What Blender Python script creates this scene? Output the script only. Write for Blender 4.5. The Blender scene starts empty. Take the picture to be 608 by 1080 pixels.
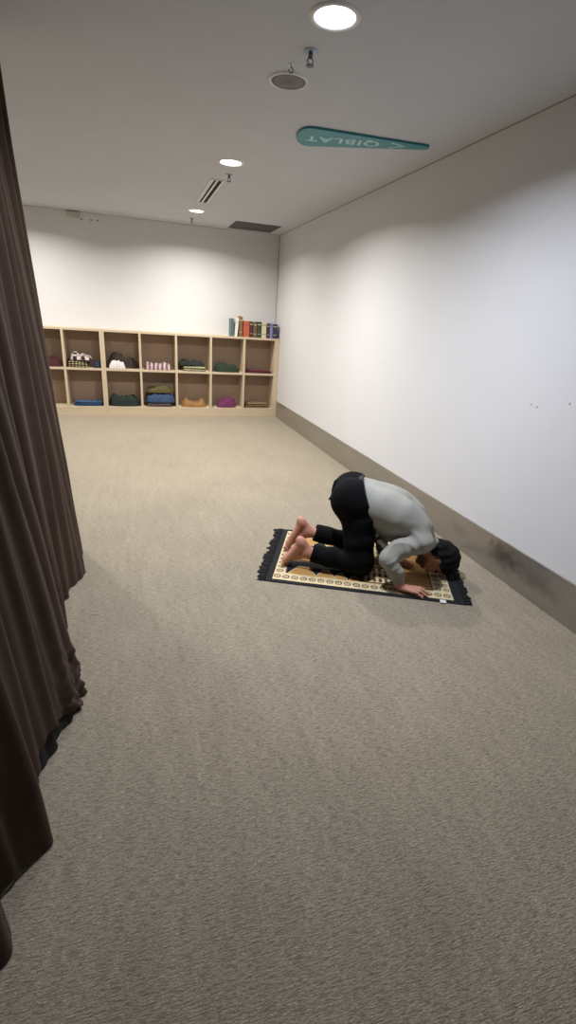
import bpy, bmesh, math, random
import numpy as np
from mathutils import Vector, Matrix, noise

random.seed(7)
scn = bpy.context.scene
COL = scn.collection

# ------------------------------------------------------------------ materials
def lin(c):
    return tuple(((v/255)/12.92 if v/255 <= .04045 else (((v/255)+.055)/1.055)**2.4) for v in c)

def material(name, rgb, rough=.6, var=.0, vscale=8, bump=0.0, bscale=60, metal=0, sheen=0, spec=.5, stretch=(1,1,1), coat=0):
    m = bpy.data.materials.new(name); m.use_nodes = True
    nt = m.node_tree; N = nt.nodes; L = nt.links
    b = N['Principled BSDF']
    c = lin(rgb)
    b.inputs['Base Color'].default_value = (*c, 1)
    b.inputs['Roughness'].default_value = rough
    b.inputs['Metallic'].default_value = metal
    b.inputs['Specular IOR Level'].default_value = spec
    b.inputs['Coat Weight'].default_value = coat
    if sheen:
        b.inputs['Sheen Weight'].default_value = sheen
        b.inputs['Sheen Roughness'].default_value = .5
        b.inputs['Sheen Tint'].default_value = (*[min(1, x*2.2+.05) for x in c], 1)
    tc = N.new('ShaderNodeTexCoord'); mp = N.new('ShaderNodeMapping'); mp.inputs['Scale'].default_value = stretch
    L.new(tc.outputs['Object'], mp.inputs['Vector'])
    n = N.new('ShaderNodeTexNoise'); n.inputs['Scale'].default_value = vscale; n.inputs['Detail'].default_value = 5
    L.new(mp.outputs[0], n.inputs['Vector'])
    r = N.new('ShaderNodeMapRange'); r.inputs[1].default_value = .25; r.inputs[2].default_value = .75
    r.inputs[3].default_value = 1-var; r.inputs[4].default_value = 1+var
    L.new(n.outputs['Fac'], r.inputs[0])
    mx = N.new('ShaderNodeMix'); mx.data_type = 'RGBA'; mx.blend_type = 'MULTIPLY'; mx.inputs[0].default_value = 1
    mx.inputs[6].default_value = (*c, 1)
    L.new(r.outputs[0], mx.inputs[7]); L.new(mx.outputs[2], b.inputs['Base Color'])
    if bump:
        n2 = N.new('ShaderNodeTexNoise'); n2.inputs['Scale'].default_value = bscale; n2.inputs['Detail'].default_value = 3
        L.new(mp.outputs[0], n2.inputs['Vector'])
        bp = N.new('ShaderNodeBump'); bp.inputs['Strength'].default_value = bump; bp.inputs['Distance'].default_value = .01
        L.new(n2.outputs['Fac'], bp.inputs['Height']); L.new(bp.outputs[0], b.inputs['Normal'])
    return m

def emit(name, rgb, strength):
    m = bpy.data.materials.new(name); m.use_nodes = True
    nt = m.node_tree; nt.nodes.remove(nt.nodes['Principled BSDF'])
    e = nt.nodes.new('ShaderNodeEmission'); e.inputs[0].default_value = (*lin(rgb), 1); e.inputs[1].default_value = strength
    nt.links.new(e.outputs[0], nt.nodes['Material Output'].inputs[0])
    return m

def pattern(name, kind, cols, scale, rough=.9):
    """woven cloth: checks or stripes"""
    m = material(name, cols[0], rough, bump=.3, bscale=300)
    nt = m.node_tree; N = nt.nodes; L = nt.links; b = N['Principled BSDF']
    for l in list(b.inputs['Base Color'].links): L.remove(l)
    tc = N.new('ShaderNodeTexCoord')
    if kind == 'check':
        t = N.new('ShaderNodeTexChecker'); t.inputs['Scale'].default_value = scale
        t.inputs[1].default_value = (*lin(cols[0]), 1); t.inputs[2].default_value = (*lin(cols[1]), 1)
        L.new(tc.outputs['Object'], t.inputs[0]); L.new(t.outputs[0], b.inputs['Base Color'])
    else:
        w = N.new('ShaderNodeTexWave'); w.inputs['Scale'].default_value = scale; w.inputs['Distortion'].default_value = 2.5
        w.inputs['Detail'].default_value = 1
        L.new(tc.outputs['Object'], w.inputs[0])
        cr = N.new('ShaderNodeValToRGB'); cr.color_ramp.interpolation = 'CONSTANT'
        el = cr.color_ramp.elements
        el[0].position = 0; el[0].color = (*lin(cols[0]), 1)
        el[1].position = 1/len(cols); el[1].color = (*lin(cols[1]), 1)
        for i, c in enumerate(cols[2:], 2):
            e = el.new(i/len(cols)); e.color = (*lin(c), 1)
        L.new(w.outputs['Fac'], cr.inputs[0]); L.new(cr.outputs[0], b.inputs['Base Color'])
    return m

M = {}
M['white_wall'] = material('painted_wall', (214,214,216), .6, .012, 3, .04, 90)
M['ceiling'] = material('painted_ceiling', (194,197,204), .8, .02, 6, .06, 120)
M['grey_wall'] = material('grey_painted_wall', (128,126,122), .7, .012, 3, .04, 90)
M['wood'] = material('pale_ash_laminate', (200,183,157), .5, .07, 9, .03, 60, stretch=(1,1,7))
M['woodh'] = material('pale_ash_laminate_level', (200,183,157), .5, .07, 9, .03, 60, stretch=(.8,4,7))
M['wood_back'] = material('brown_back_board', (158,134,113), .6, .07, 9, .03, 60, stretch=(.8,4,7))
M['shadow_gap'] = material('joint_grey', (158,156,150), .9)
M['black_cloth'] = material('black_cotton', (9,9,12), .9, .2, 12, .25, 220, spec=.15)
M['white_metal'] = material('white_enamel', (225,225,225), .4)
M['grille_dark'] = material('dark_grille', (78,76,74), .7, .1, 40)
M['slot_black'] = material('slot_black', (14,14,14), .9)
M['chrome'] = material('dull_metal', (112,116,122), .5, metal=.4)

def carpet():
    m = material('carpet', (154,143,125), .95, 0, 5, 0)
    nt = m.node_tree; N = nt.nodes; L = nt.links; b = N['Principled BSDF']
    b.inputs['Specular IOR Level'].default_value = .1
    b.inputs['Sheen Weight'].default_value = .6; b.inputs['Sheen Roughness'].default_value = .4
    b.inputs['Sheen Tint'].default_value = (1,.93,.8,1)
    for l in list(b.inputs['Base Color'].links): L.remove(l)
    tc = N.new('ShaderNodeTexCoord')
    def nz(scale, st, det=4, rough=.6):
        mp = N.new('ShaderNodeMapping'); mp.inputs['Scale'].default_value = st
        L.new(tc.outputs['Object'], mp.inputs['Vector'])
        n = N.new('ShaderNodeTexNoise'); n.inputs['Scale'].default_value = scale; n.inputs['Detail'].default_value = det
        n.inputs['Roughness'].default_value = rough
        L.new(mp.outputs[0], n.inputs['Vector']); return n.outputs['Fac']
    def rng(s, a, c, lo=.3, hi=.7):
        r = N.new('ShaderNodeMapRange'); r.inputs[1].default_value = lo; r.inputs[2].default_value = hi
        r.inputs[3].default_value = a; r.inputs[4].default_value = c; L.new(s, r.inputs[0]); return r.outputs[0]
    def mul(a, c):
        x = N.new('ShaderNodeMath'); x.operation = 'MULTIPLY'; L.new(a, x.inputs[0]); L.new(c, x.inputs[1]); return x.outputs[0]
    dash = nz(38, (.8,5.5,1), 2, .55)
    dash2 = nz(95, (.8,3.6,1), 2, .6)
    loops = nz(210, (.8,1.5,1), 2)
    bands = nz(7, (2.2,.35,1), 3)
    wear = nz(1.6, (1,1,1), 4)
    f = mul(mul(mul(rng(dash,.72,1.10,.36,.56), rng(dash2,.72,1.14,.36,.60)), rng(loops,.74,1.26)), mul(rng(bands,.93,1.07), rng(wear,.92,1.07)))
    mx = N.new('ShaderNodeMix'); mx.data_type = 'RGBA'; mx.blend_type = 'MULTIPLY'; mx.inputs[0].default_value = 1
    mx.inputs[6].default_value = (*lin((154,143,125)), 1); L.new(f, mx.inputs[7])
    L.new(mx.outputs[2], b.inputs['Base Color'])
    bp = N.new('ShaderNodeBump'); bp.inputs['Strength'].default_value = .35; bp.inputs['Distance'].default_value = .006
    L.new(f, bp.inputs['Height']); L.new(bp.outputs[0], b.inputs['Normal'])
    return m
M['carpet'] = carpet()

def skirting():
    m = material('bronze_skirting', (160,154,145), .32, .10, 3, .02, 30, metal=.6, stretch=(1,.5,2))
    nt = m.node_tree; N = nt.nodes; L = nt.links; b = N['Principled BSDF']
    mul = [l.from_node for l in b.inputs['Base Color'].links][0]
    # darker oval patches with noise-broken edges, multiplied into the metal colour
    tc = N.new('ShaderNodeTexCoord')
    prev = mul.outputs[2]
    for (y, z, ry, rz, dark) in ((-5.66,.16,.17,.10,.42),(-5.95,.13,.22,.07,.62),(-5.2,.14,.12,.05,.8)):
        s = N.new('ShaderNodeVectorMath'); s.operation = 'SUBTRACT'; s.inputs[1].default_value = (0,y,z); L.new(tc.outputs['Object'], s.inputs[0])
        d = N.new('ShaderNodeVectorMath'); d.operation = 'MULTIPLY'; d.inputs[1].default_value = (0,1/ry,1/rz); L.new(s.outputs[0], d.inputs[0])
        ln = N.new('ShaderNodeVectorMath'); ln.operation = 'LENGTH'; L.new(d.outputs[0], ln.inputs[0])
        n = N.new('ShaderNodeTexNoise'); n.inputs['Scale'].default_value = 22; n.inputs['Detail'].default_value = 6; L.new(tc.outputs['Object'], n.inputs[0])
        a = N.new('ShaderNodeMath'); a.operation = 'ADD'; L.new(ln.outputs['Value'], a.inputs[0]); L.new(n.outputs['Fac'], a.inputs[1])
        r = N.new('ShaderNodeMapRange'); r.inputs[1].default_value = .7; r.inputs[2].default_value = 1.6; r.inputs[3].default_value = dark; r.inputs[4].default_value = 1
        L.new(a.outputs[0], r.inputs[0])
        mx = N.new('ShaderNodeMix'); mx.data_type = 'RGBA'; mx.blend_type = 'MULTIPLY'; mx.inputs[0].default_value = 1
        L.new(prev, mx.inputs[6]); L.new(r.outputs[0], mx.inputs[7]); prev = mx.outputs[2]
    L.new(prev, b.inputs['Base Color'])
    return m
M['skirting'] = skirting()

# ------------------------------------------------------------------ mesh helpers
def link(name, me, mats=None, parent=None):
    o = bpy.data.objects.new(name, me); COL.objects.link(o)
    if mats is not None:
        for m in (mats if isinstance(mats, (list, tuple)) else [mats]): me.materials.append(m)
    if parent: o.parent = parent
    return o

def obj(name, bm, mats, parent=None, smooth=False, bevel=0):
    me = bpy.data.meshes.new(name)
    bmesh.ops.recalc_face_normals(bm, faces=bm.faces)
    bm.to_mesh(me); bm.free()
    if smooth:
        me.polygons.foreach_set('use_smooth', [True]*len(me.polygons))
    o = link(name, me, mats, parent)
    if bevel:
        b = o.modifiers.new('bevel', 'BEVEL'); b.width = bevel; b.segments = 2; b.limit_method = 'ANGLE'
    return o

def box(bm, x0, x1, y0, y1, z0, z1, mat=0):
    v = [bm.verts.new(p) for p in ((x0,y0,z0),(x1,y0,z0),(x1,y1,z0),(x0,y1,z0),(x0,y0,z1),(x1,y0,z1),(x1,y1,z1),(x0,y1,z1))]
    for f in ((0,3,2,1),(4,5,6,7),(0,1,5,4),(1,2,6,5),(2,3,7,6),(3,0,4,7)):
        fc = bm.faces.new([v[i] for i in f]); fc.material_index = mat
    return v

def lathe(bm, prof, seg=40, c=(0,0,0), close=False):
    rings = []
    for r, z in prof:
        rings.append([bm.verts.new((c[0]+r*math.cos(2*math.pi*i/seg), c[1]+r*math.sin(2*math.pi*i/seg), c[2]+z)) for i in range(seg)] if r > 1e-6 else [bm.verts.new((c[0],c[1],c[2]+z))])
    if close: rings.append(rings[0])
    for a, b in zip(rings, rings[1:]):
        for i in range(seg):
            j = (i+1) % seg
            if len(a) == 1 and len(b) == 1: continue
            if len(a) == 1: bm.faces.new((a[0], b[i], b[j]))
            elif len(b) == 1: bm.faces.new((a[i], a[j], b[0]))
            else: bm.faces.new((a[i], a[j], b[j], b[i]))

def tube(bm, pts, rads, seg=8, cap=True):
    rings = []
    for i, p in enumerate(pts):
        p = Vector(p); d = (Vector(pts[min(i+1,len(pts)-1)])-Vector(pts[max(i-1,0)])).normalized()
        a = d.orthogonal().normalized() if i == 0 else (rings_a - d*rings_a.dot(d)).normalized()
        rings_a = a; b = d.cross(a); r = rads[i] if isinstance(rads, (list,tuple)) else rads
        rings.append([bm.verts.new(p+(a*math.cos(2*math.pi*k/seg)+b*math.sin(2*math.pi*k/seg))*r) for k in range(seg)])
    for a, b in zip(rings, rings[1:]):
        for k in range(seg): bm.faces.new((a[k], a[(k+1)%seg], b[(k+1)%seg], b[k]))
    if cap: bm.faces.new(rings[0][::-1]); bm.faces.new(rings[-1])

def thing(name, label, cat, loc=(0,0,0), rz=0, group=None):
    o = bpy.data.objects.new(name, None); COL.objects.link(o); o.empty_display_size = .1
    o.location = loc; o.rotation_euler = (0,0,rz)
    return tag(o, label, cat, group)
def tag(o, label, cat, group=None):
    o['label'] = label; o['category'] = cat
    if group: o['group'] = group
    return o
def struct(name, bm, m, bevel=0):
    o = obj(name, bm, m, bevel=bevel); o['kind'] = 'structure'; return o

# ------------------------------------------------------------------ room shell
H = 2.611; XL = -4.12; YF = -10.6; T = .12
bm = bmesh.new(); box(bm, XL-T, T, YF-T, T, -T, 0); struct('floor', bm, M['carpet'])
bm = bmesh.new(); box(bm, XL-T, T, YF-T, T, H, H+T); struct('ceiling', bm, M['ceiling'])
bm = bmesh.new(); box(bm, 0, T, YF, 0, 0, H); struct('wall_right', bm, M['white_wall'])
bm = bmesh.new(); box(bm, XL-T, T, 0, T, 0, H); struct('wall_back', bm, M['white_wall'])
bm = bmesh.new(); box(bm, XL-T, XL, YF, 0, 0, H); struct('wall_left', bm, M['grey_wall'])
bm = bmesh.new(); box(bm, XL-T, T, YF-T, YF, 0, H); struct('wall_front', bm, M['grey_wall'])
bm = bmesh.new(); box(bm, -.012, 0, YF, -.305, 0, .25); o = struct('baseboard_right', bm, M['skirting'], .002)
bm = bmesh.new(); box(bm, -.005, 0, YF, 0, H-.006, H); struct('trim_1', bm, M['shadow_gap'])
bm = bmesh.new(); box(bm, -.009, 0, -.007, 0, 1.2, H-.007); struct('trim_2', bm, M['shadow_gap'])
bm = bmesh.new(); box(bm, XL, -.005, -.004, 0, H-.004, H); struct('trim_3', bm, M['shadow_gap'])

# ------------------------------------------------------------------ ceiling fixtures
LAMPS = [((-1.357,-5.50), (236,242,255), .84, 'glaring recessed ceiling downlight nearest the camera, above the small round speaker'),
         ((-1.357,-3.28), (254,251,246), .98, 'recessed ceiling downlight in the middle of the row, before the slotted air diffuser'),
         ((-1.357,-1.08), (255,250,241), .70, 'recessed ceiling downlight farthest away, nearest the back wall'),
         ((-3.46,-1.08), (255,250,241), .62, 'recessed ceiling downlight behind the curtain, near the back wall'),
         ((-3.46,-3.28), (254,251,246), .62, 'recessed ceiling downlight behind the curtain, farther from the back wall')]
LS = 7.0; LW = 46
for (x, y), c, k, lab in LAMPS:
    t = thing('downlight', lab, 'ceiling light', (x, y, H), group='recessed ceiling downlights')
    bm = bmesh.new(); lathe(bm, [(.083,.0),(.083,-.006),(.090,-.009),(.102,-.006),(.106,0)], 48); obj('trim_ring', bm, M['white_metal'], t, True)
    bm = bmesh.new(); lathe(bm, [(0,-.0075),(.05,-.007),(.075,-.005),(.083,-.002)], 48); obj('lamp_diffuser', bm, emit('lamp_glow', c, LS*k), t, True)
    ld = bpy.data.lights.new('lamp_beam', 'AREA'); ld.shape = 'DISK'; ld.size = .15; ld.energy = LW*k; ld.color = lin(c); ld.spread = math.radians(154)
    lo_ = bpy.data.objects.new('lamp_beam', ld); COL.objects.link(lo_); lo_.parent = t; lo_.location = (0,0,-.011)

t = thing('ceiling_speaker', 'round ceiling speaker with dark perforated grille and white rim', 'speaker', (-1.361,-4.872,H))
bm = bmesh.new(); lathe(bm, [(.088,0),(.088,-.006),(.092,-.010),(.100,-.008),(.105,0)], 48); obj('rim', bm, M['white_metal'], t, True)
def perforated():
    m = material('perforated_grille', (96,94,93), .6)
    nt = m.node_tree; N = nt.nodes; L = nt.links; b = N['Principled BSDF']
    for l in list(b.inputs['Base Color'].links): L.remove(l)
    tc = N.new('ShaderNodeTexCoord'); v = N.new('ShaderNodeTexVoronoi'); v.inputs['Scale'].default_value = 190; v.inputs['Randomness'].default_value = .15
    L.new(tc.outputs['Object'], v.inputs[0]); r = N.new('ShaderNodeValToRGB')
    r.color_ramp.elements[0].position = .35; r.color_ramp.elements[0].color = (.012,.012,.012,1)
    r.color_ramp.elements[1].position = .5; r.color_ramp.elements[1].color = (*lin((120,118,117)),1)
    L.new(v.outputs['Distance'], r.inputs[0]); L.new(r.outputs[0], b.inputs['Base Color']); return m
bm = bmesh.new(); lathe(bm, [(0,-.009),(.06,-.008),(.089,-.005)], 48); obj('grille', bm, perforated(), t, True)

M['bluish'] = material('bluish_plate', (150,172,190), .35, metal=.3)
for (x, y, lab) in ((-1.355,-5.20,'small pendent fire sprinkler between the nearest downlight and the round speaker'),
                    (-1.302,-2.905,'small pendent fire sprinkler beside the near end of the slotted diffuser'),
                    (-1.344,-.51,'small pendent fire sprinkler closest to the back wall')):
    t = thing('fire_sprinkler', lab, 'sprinkler', (x, y, H), group='pendent ceiling sprinklers')
    bm = bmesh.new(); lathe(bm, [(0,-.006),(.022,-.006),(.032,-.003),(.034,0)], 28); obj('escutcheon', bm, M['bluish'], t, True)
    bm = bmesh.new(); lathe(bm, [(0,-.028),(.008,-.028),(.010,-.024),(.010,-.004),(0,-.004)], 16); obj('stem', bm, M['chrome'], t, True)
    bm = bmesh.new()
    for s in (-1, 1): tube(bm, [(s*.008,0,-.026),(s*.014,0,-.036),(s*.010,0,-.046),(0,0,-.052)], .0028, 8)
    obj('yoke', bm, M['chrome'], t, True)
    bm = bmesh.new(); lathe(bm, [(0,-.056),(.018,-.056),(.019,-.053),(0,-.052)], 20); obj('deflector', bm, M['chrome'], t, True)
t = thing('ceiling_hook', 'small grey wire hook hanging from the ceiling near the round speaker', 'hook', (-1.40,-5.045,H))
bm = bmesh.new(); lathe(bm, [(0,-.004),(.014,-.004),(.016,0)], 20); obj('base', bm, M['white_metal'], t, True)
bm = bmesh.new(); tube(bm, [(0,0,-.003),(0,0,-.014)]+[(.011*math.sin(a),0,-.025+.011*math.cos(a)) for a in [i*.45 for i in range(1,12)]], .0028, 8); obj('ring', bm, M['chrome'], t, True)

# slotted linear diffuser
t = thing('air_diffuser', 'narrow ceiling air diffuser with two long black slots', 'vent', (-1.363,-2.14,H))
bm = bmesh.new()
for x0, x1 in ((-.062,-.044),(-.008,.010),(.046,.060)): box(bm, x0, x1, -.54, .54, -.006, 0)
for y0 in (-.54, .525): box(bm, -.062, .060, y0, y0+.015, -.0065, 0)
obj('frame', bm, M['white_metal'], t, bevel=.001)
bm = bmesh.new(); box(bm, -.06, .058, -.535, .535, -.002, 0); obj('slot_backing', bm, M['slot_black'], t)
bm = bmesh.new(); box(bm, -.0395, -.030, -.525, .525, -.005, -.001); obj('blade', bm, M['white_metal'], t)
# square return grille
t = thing('return_grille', 'dark square ceiling return-air grille near the right back corner', 'vent', (-.50,-.448,H))
bm = bmesh.new()
for a, b_, c, d in ((-.305,.305,-.29,-.278),(-.305,.305,.278,.29),(-.305,-.293,-.29,.29),(.293,.305,-.29,.29)): box(bm, a, b_, c, d, -.007, 0)
obj('frame', bm, M['grille_dark'], t, bevel=.001)
bm = bmesh.new(); box(bm, -.295, .295, -.28, .28, -.0015, 0); obj('duct_backing', bm, M['slot_black'], t)
bm = bmesh.new()
for i in range(24):
    y = -.272+i*.0236; v = box(bm, -.293, .293, y, y+.015, -.006, -.003)
    for q in (v[2], v[3], v[6], v[7]): q.co.z -= .0012
obj('louvre', bm, M['grille_dark'], t)

# qiblat arrow sign
M['teal'] = material('teal_sign', (45,136,146), .45, .03, 5)
M['teal_text'] = material('pale_lettering', (176,214,216), .5)
ax = Vector((.863,-.272,0)).normalized(); rear = Vector((-1.0,-4.168,0)); tip = Vector((-.250,-4.362,0)); ax = (tip-rear).normalized(); per = Vector((-ax.y, ax.x, 0))
t = thing('direction_sign', 'teal arrow-shaped ceiling sign lettered QIBLAT pointing to the right wall', 'sign', (rear.x, rear.y, H))
R1, R2, LEN = .172, .036, (tip-rear).length
th = math.acos((R1-R2)/LEN)
outl = []
for i in range(29):
    a = th + (2*math.pi-2*th)*i/28; outl.append(ax*R1*math.cos(a)*(.5 if math.cos(a) < 0 else 1)+per*R1*math.sin(a))
for i in range(11):
    a = -th + 2*th*i/10; outl.append(ax*(LEN+R2*math.cos(a))+per*R2*math.sin(a))
bm = bmesh.new()
lo = [bm.verts.new(p+Vector((0,0,-.014))) for p in outl]; hi = [bm.verts.new(p) for p in outl]
bm.faces.new(lo); bm.faces.new(hi[::-1])
for i in range(len(lo)): j = (i+1) % len(lo); bm.faces.new((lo[i], hi[i], hi[j], lo[j]))
obj('panel', bm, M['teal'], t, bevel=.0015)
def text_mesh(name, s, size, mat, parent, mw, extrude=.0008):
    c = bpy.data.curves.new(name, 'FONT'); c.body = s; c.size = size; c.extrude = extrude; c.offset = .0022; c.align_x = 'CENTER'; c.align_y = 'CENTER'; c.space_character = 1.12
    tmp = bpy.data.objects.new('tmp', c); COL.objects.link(tmp)
    bpy.context.view_layer.update()
    me = bpy.data.meshes.new_from_object(tmp.evaluated_get(bpy.context.evaluated_depsgraph_get()))
    bpy.data.objects.remove(tmp); bpy.data.curves.remove(c)
    me.name = name; me.transform(mw); return link(name, me, mat, parent)
rd = -ax; up = Vector((0,0,-1)).cross(rd)
def onsign(d, zz=-.0148):
    p = ax*d; m = Matrix.Identity(4)
    for i in range(3): m[i][0] = rd[i]; m[i][1] = up[i]; m[i][2] = (0,0,-1)[i]; m[i][3] = (p[0],p[1],zz)[i]
    return m
text_mesh('lettering', 'QIBLAT', .135, M['teal_text'], t, onsign(.225))
bm = bmesh.new()
for s in (-1, 1):
    a = Vector((-.045,0,0)); b_ = Vector((.055,s*.046,0)); n = (b_-a).normalized(); q = Vector((-n.y,n.x,0))*.008
    vs = [bm.verts.new(Vector((v.x,v.y,zz))) for zz in (-.0008,.0008) for v in (a-q, b_-q, b_+q, a+q)]
    for f in ((0,1,2,3),(7,6,5,4),(0,4,5,1),(1,5,6,2),(2,6,7,3),(3,7,4,0)): bm.faces.new([vs[i] for i in f])
bm.transform(onsign(.60)); obj('chevron', bm, M['teal_text'], t)

# small items on the walls
t = thing('junction_box', 'small pale box fixed high on the back wall at the ceiling', 'box', (-2.815,0,2.572))
bm = bmesh.new(); box(bm, -.07, .07, -.045, 0, -.035, .026); obj('housing', bm, material('aged_plastic', (186,183,172), .6), t, bevel=.004)
bm = bmesh.new(); box(bm, -.073, .073, -.048, 0, .027, .0365); obj('lid', bm, material('lid_grey', (120,116,105), .6), t, bevel=.002)
for (x, z, lab) in ((-2.723,2.525,'tiny dark screw plug in the back wall right beside the small box'),
                    (-2.605,2.527,'tiny dark screw plug in the back wall, middle of three'),
                    (-2.520,2.532,'tiny dark screw plug in the back wall, farthest right of three')):
    bm = bmesh.new(); lathe(bm, [(0,-.004),(.008,-.003),(.010,0)], 14); bm.transform(Matrix.Rotation(math.pi/2,4,'X').inverted() if False else Matrix.Rotation(-math.pi/2,4,'X'))
    bmesh.ops.scale(bm, vec=(1,-1,1), verts=bm.verts) if max(v.co.y for v in bm.verts) > .001 else None
    o = obj('wall_plug', bm, material('plug_grey', (96,92,84), .7), smooth=True); o.location = (x,0,z); tag(o, lab, 'wall plug', 'screw plugs in the back wall')
for (y, z, lab) in ((-5.575,1.10,'tiny grey screw plug on the right wall above the head, left of two'),
                    (-5.625,1.095,'tiny grey screw plug on the right wall above the head, beside another plug'),
                    (-5.84,1.15,'tiny grey screw plug on the right wall nearest the picture edge')):
    bm = bmesh.new(); lathe(bm, [(0,.003),(.007,.002),(.008,0)], 14); bm.transform(Matrix.Rotation(-math.pi/2,4,'Y'))
    o = obj('wall_plug', bm, material('plug_pale', (196,198,200), .6), smooth=True); o.location = (0,y,z); tag(o, lab, 'wall plug', 'screw plugs in the right wall')

# ------------------------------------------------------------------ shelving units
SD = .30; HT = 1.184; ZM = .664; ZL = .1326; B = .030
def unit(x0, divs, x1, lp, rp, label):
    """x0<x1 outer sides; lp/rp widths of the side panels"""
    t = thing('shelving_unit', label, 'shelf', ((x0+x1)/2, -SD/2, 0)); cx = (x0+x1)/2
    def part(name, a, b_, y0, y1, z0, z1, m):
        bm = bmesh.new(); box(bm, a-cx, b_-cx, y0+SD/2, y1+SD/2, z0, z1); return obj(name, bm, M[m], t, bevel=.0015)
    part('side_panel', x0, x0+lp, -SD, 0, 0, HT-B, 'wood'); part('side_panel', x1-rp, x1, -SD, 0, 0, HT-B, 'wood')
    part('top_panel', x0, x1, -SD, 0, HT-B, HT, 'woodh')
    xs = [x0+lp]+divs+[x1-rp]
    for d in divs: part('divider', d-B/2, d+B/2, -SD, -.012, ZL, HT-B, 'wood')
    part('bottom_panel', x0+lp, x1-rp, -SD, -.012, ZL-B, ZL, 'woodh')
    for i in range(len(xs)-1):
        a = xs[i]+(B/2 if i else 0); b_ = xs[i+1]-(B/2 if i < len(xs)-2 else 0)
        part('shelf_board', a, b_, -SD+.002, -.012, ZM-B, ZM, 'woodh')
    part('back_panel', x0+lp, x1-rp, -.012, 0, ZL-B, HT-B, 'wood_back')
    part('plinth', x0+lp, x1-rp, -SD+.001, -SD+.02, 0, ZL-B, 'woodh')
    return t
P = .504; D0 = -.045
unit(D0-5*P, [D0-4*P, D0-3*P, D0-2*P, D0-P], -.002, B, .075, 'long pale wooden shelving unit with ten open cells in the right back corner')
unit(D0-8*P, [D0-7*P, D0-6*P], D0-5*P-.001, B, B, 'pale wooden shelving unit with open cells half hidden behind the curtain')

# ------------------------------------------------------------------ folded cloths in the cells
def fold_layer(bm, w, d, h, z0, seed, rough=.006):
    """one fold of cloth: rounded slab with soft uneven top and rolled edges"""
    nu, nv = 44, 22
    rng = random.Random(seed); off = Vector((rng.uniform(0,50), rng.uniform(0,50), rng.uniform(0,50)))
    e = .32; rows = []
    for j in range(nv+1):
        ph = -math.pi/2+math.pi*j/nv; row = []
        for i in range(nu):
            a = 2*math.pi*i/nu
            sg = lambda v, p: math.copysign(abs(v)**p, v)
            x = w/2*sg(math.cos(ph), .7)*sg(math.cos(a), e); y = d/2*sg(math.cos(ph), .7)*sg(math.sin(a), e); z = h/2*sg(math.sin(ph), .8)
            p = Vector((x,y,z)); n = noise.noise(p*9+off); n2 = noise.noise(p*24+off)
            x += rough*2.2*n+.4*rough*n2; y += rough*1.8*noise.noise(p*8-off)
            z += max(0,1 if z > 0 else 0)*(rough*1.5*n+rough*.8*n2)
            row.append(bm.verts.new((x, y, z0+h/2+max(z,-h/2))))
        rows.append(row)
    for a, b_ in zip(rows, rows[1:]):
        for i in range(nu): bm.faces.new((a[i], a[(i+1)%nu], b_[(i+1)%nu], b_[i]))
    bmesh.ops.remove_doubles(bm, verts=bm.verts, dist=1e-5)

def heap(bm, w, d, h, seed, crease=.5, peaks=()):
    rng = random.Random(seed); off = Vector((rng.uniform(0,50), rng.uniform(0,50), 3))
    nr, ns = 26, 72
    def hz(x, y, rho):
        p = Vector((x*7,y*7,0))+off
        rid = 1-abs(noise.noise(p*1.3))*2.2
        v = (1-rho**5)**.55*(.70+.42*noise.noise(p*.8)+crease*.3*rid+.30*crease*noise.noise(p*3.3)+.16*crease*noise.noise(p*8))
        for (px_, pa) in peaks: v += pa*math.exp(-((x/w-px_)/.10)**2)*(1-rho**4)
        return max(.012, h*v)
    rows = []
    for r in range(nr+1):
        rho = r/nr; row = []
        for s in range(ns if r else 1):
            a = 2*math.pi*s/ns
            c, s_ = math.cos(a), math.sin(a)
            k = 1/max(abs(c)**3.2+abs(s_)**3.2, 1e-6)**(1/3.2)
            wob = 1+.05*noise.noise(Vector((c*2.2,s_*2.2,seed)))
            x = w/2*k*c*rho*wob; y = d/2*k*s_*rho*wob
            row.append(bm.verts.new((x,y,hz(x,y,min(rho,.995)) if r < nr else .004)))
        rows.append(row)
    for s in range(ns): bm.faces.new((rows[0][0], rows[1][s], rows[1][(s+1)%ns]))
    for a, b_ in zip(rows[1:], rows[2:]):
        for s in range(ns): bm.faces.new((a[s], b_[s], b_[(s+1)%ns], a[(s+1)%ns]))
    bot = [bm.verts.new((v.co.x, v.co.y, 0)) for v in rows[-1]]
    for s in range(ns): bm.faces.new((rows[-1][s], bot[s], bot[(s+1)%ns], rows[-1][(s+1)%ns]))
    bm.faces.new(bot[::-1])

CI = [0]
def cloth(name, label, cat, x0, x1, z, h, mat, kind='fold', y0=-.285, y1=-.07, layers=2, seed=None, **kw):
    CI[0] += 1; seed = seed or CI[0]*13
    bm = bmesh.new(); w = x1-x0; d = y1-y0
    if kind == 'fold':
        for l in range(layers):
            fold_layer(bm, w*(1-.03*l), d*(1-.03*l), h/layers*1.04, h/layers*l*.985, seed+l*7, rough=min(.006, h*.12))
    else: heap(bm, w, d, h, seed, **kw)
    o = obj(name, bm, mat, smooth=True); o.location = ((x0+x1)/2, (y0+y1)/2, z); tag(o, label, cat, 'folded cloths in the shelf cells'); return o
def fab(name, rgb, var=.18): return material(name, rgb, .92, var, 14, .35, 260, sheen=.1)
zu, zl = ZM+.001, ZL+.001
cloth('folded_garment', 'dark maroon folded garment in the upper cell beside the curtain', 'folded cloth', -3.52, -3.10, zu, .15, fab('maroon_dark', (66,24,34)), 'heap', crease=.6)
cloth('folded_mat', 'olive green folded mat with pale edge under the checked cloth', 'folded cloth', -3.03, -2.765, zu, .085, pattern('olive_weave', 'stripe', [(92,86,58),(74,68,48),(176,164,128)], 7), layers=3)
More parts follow.
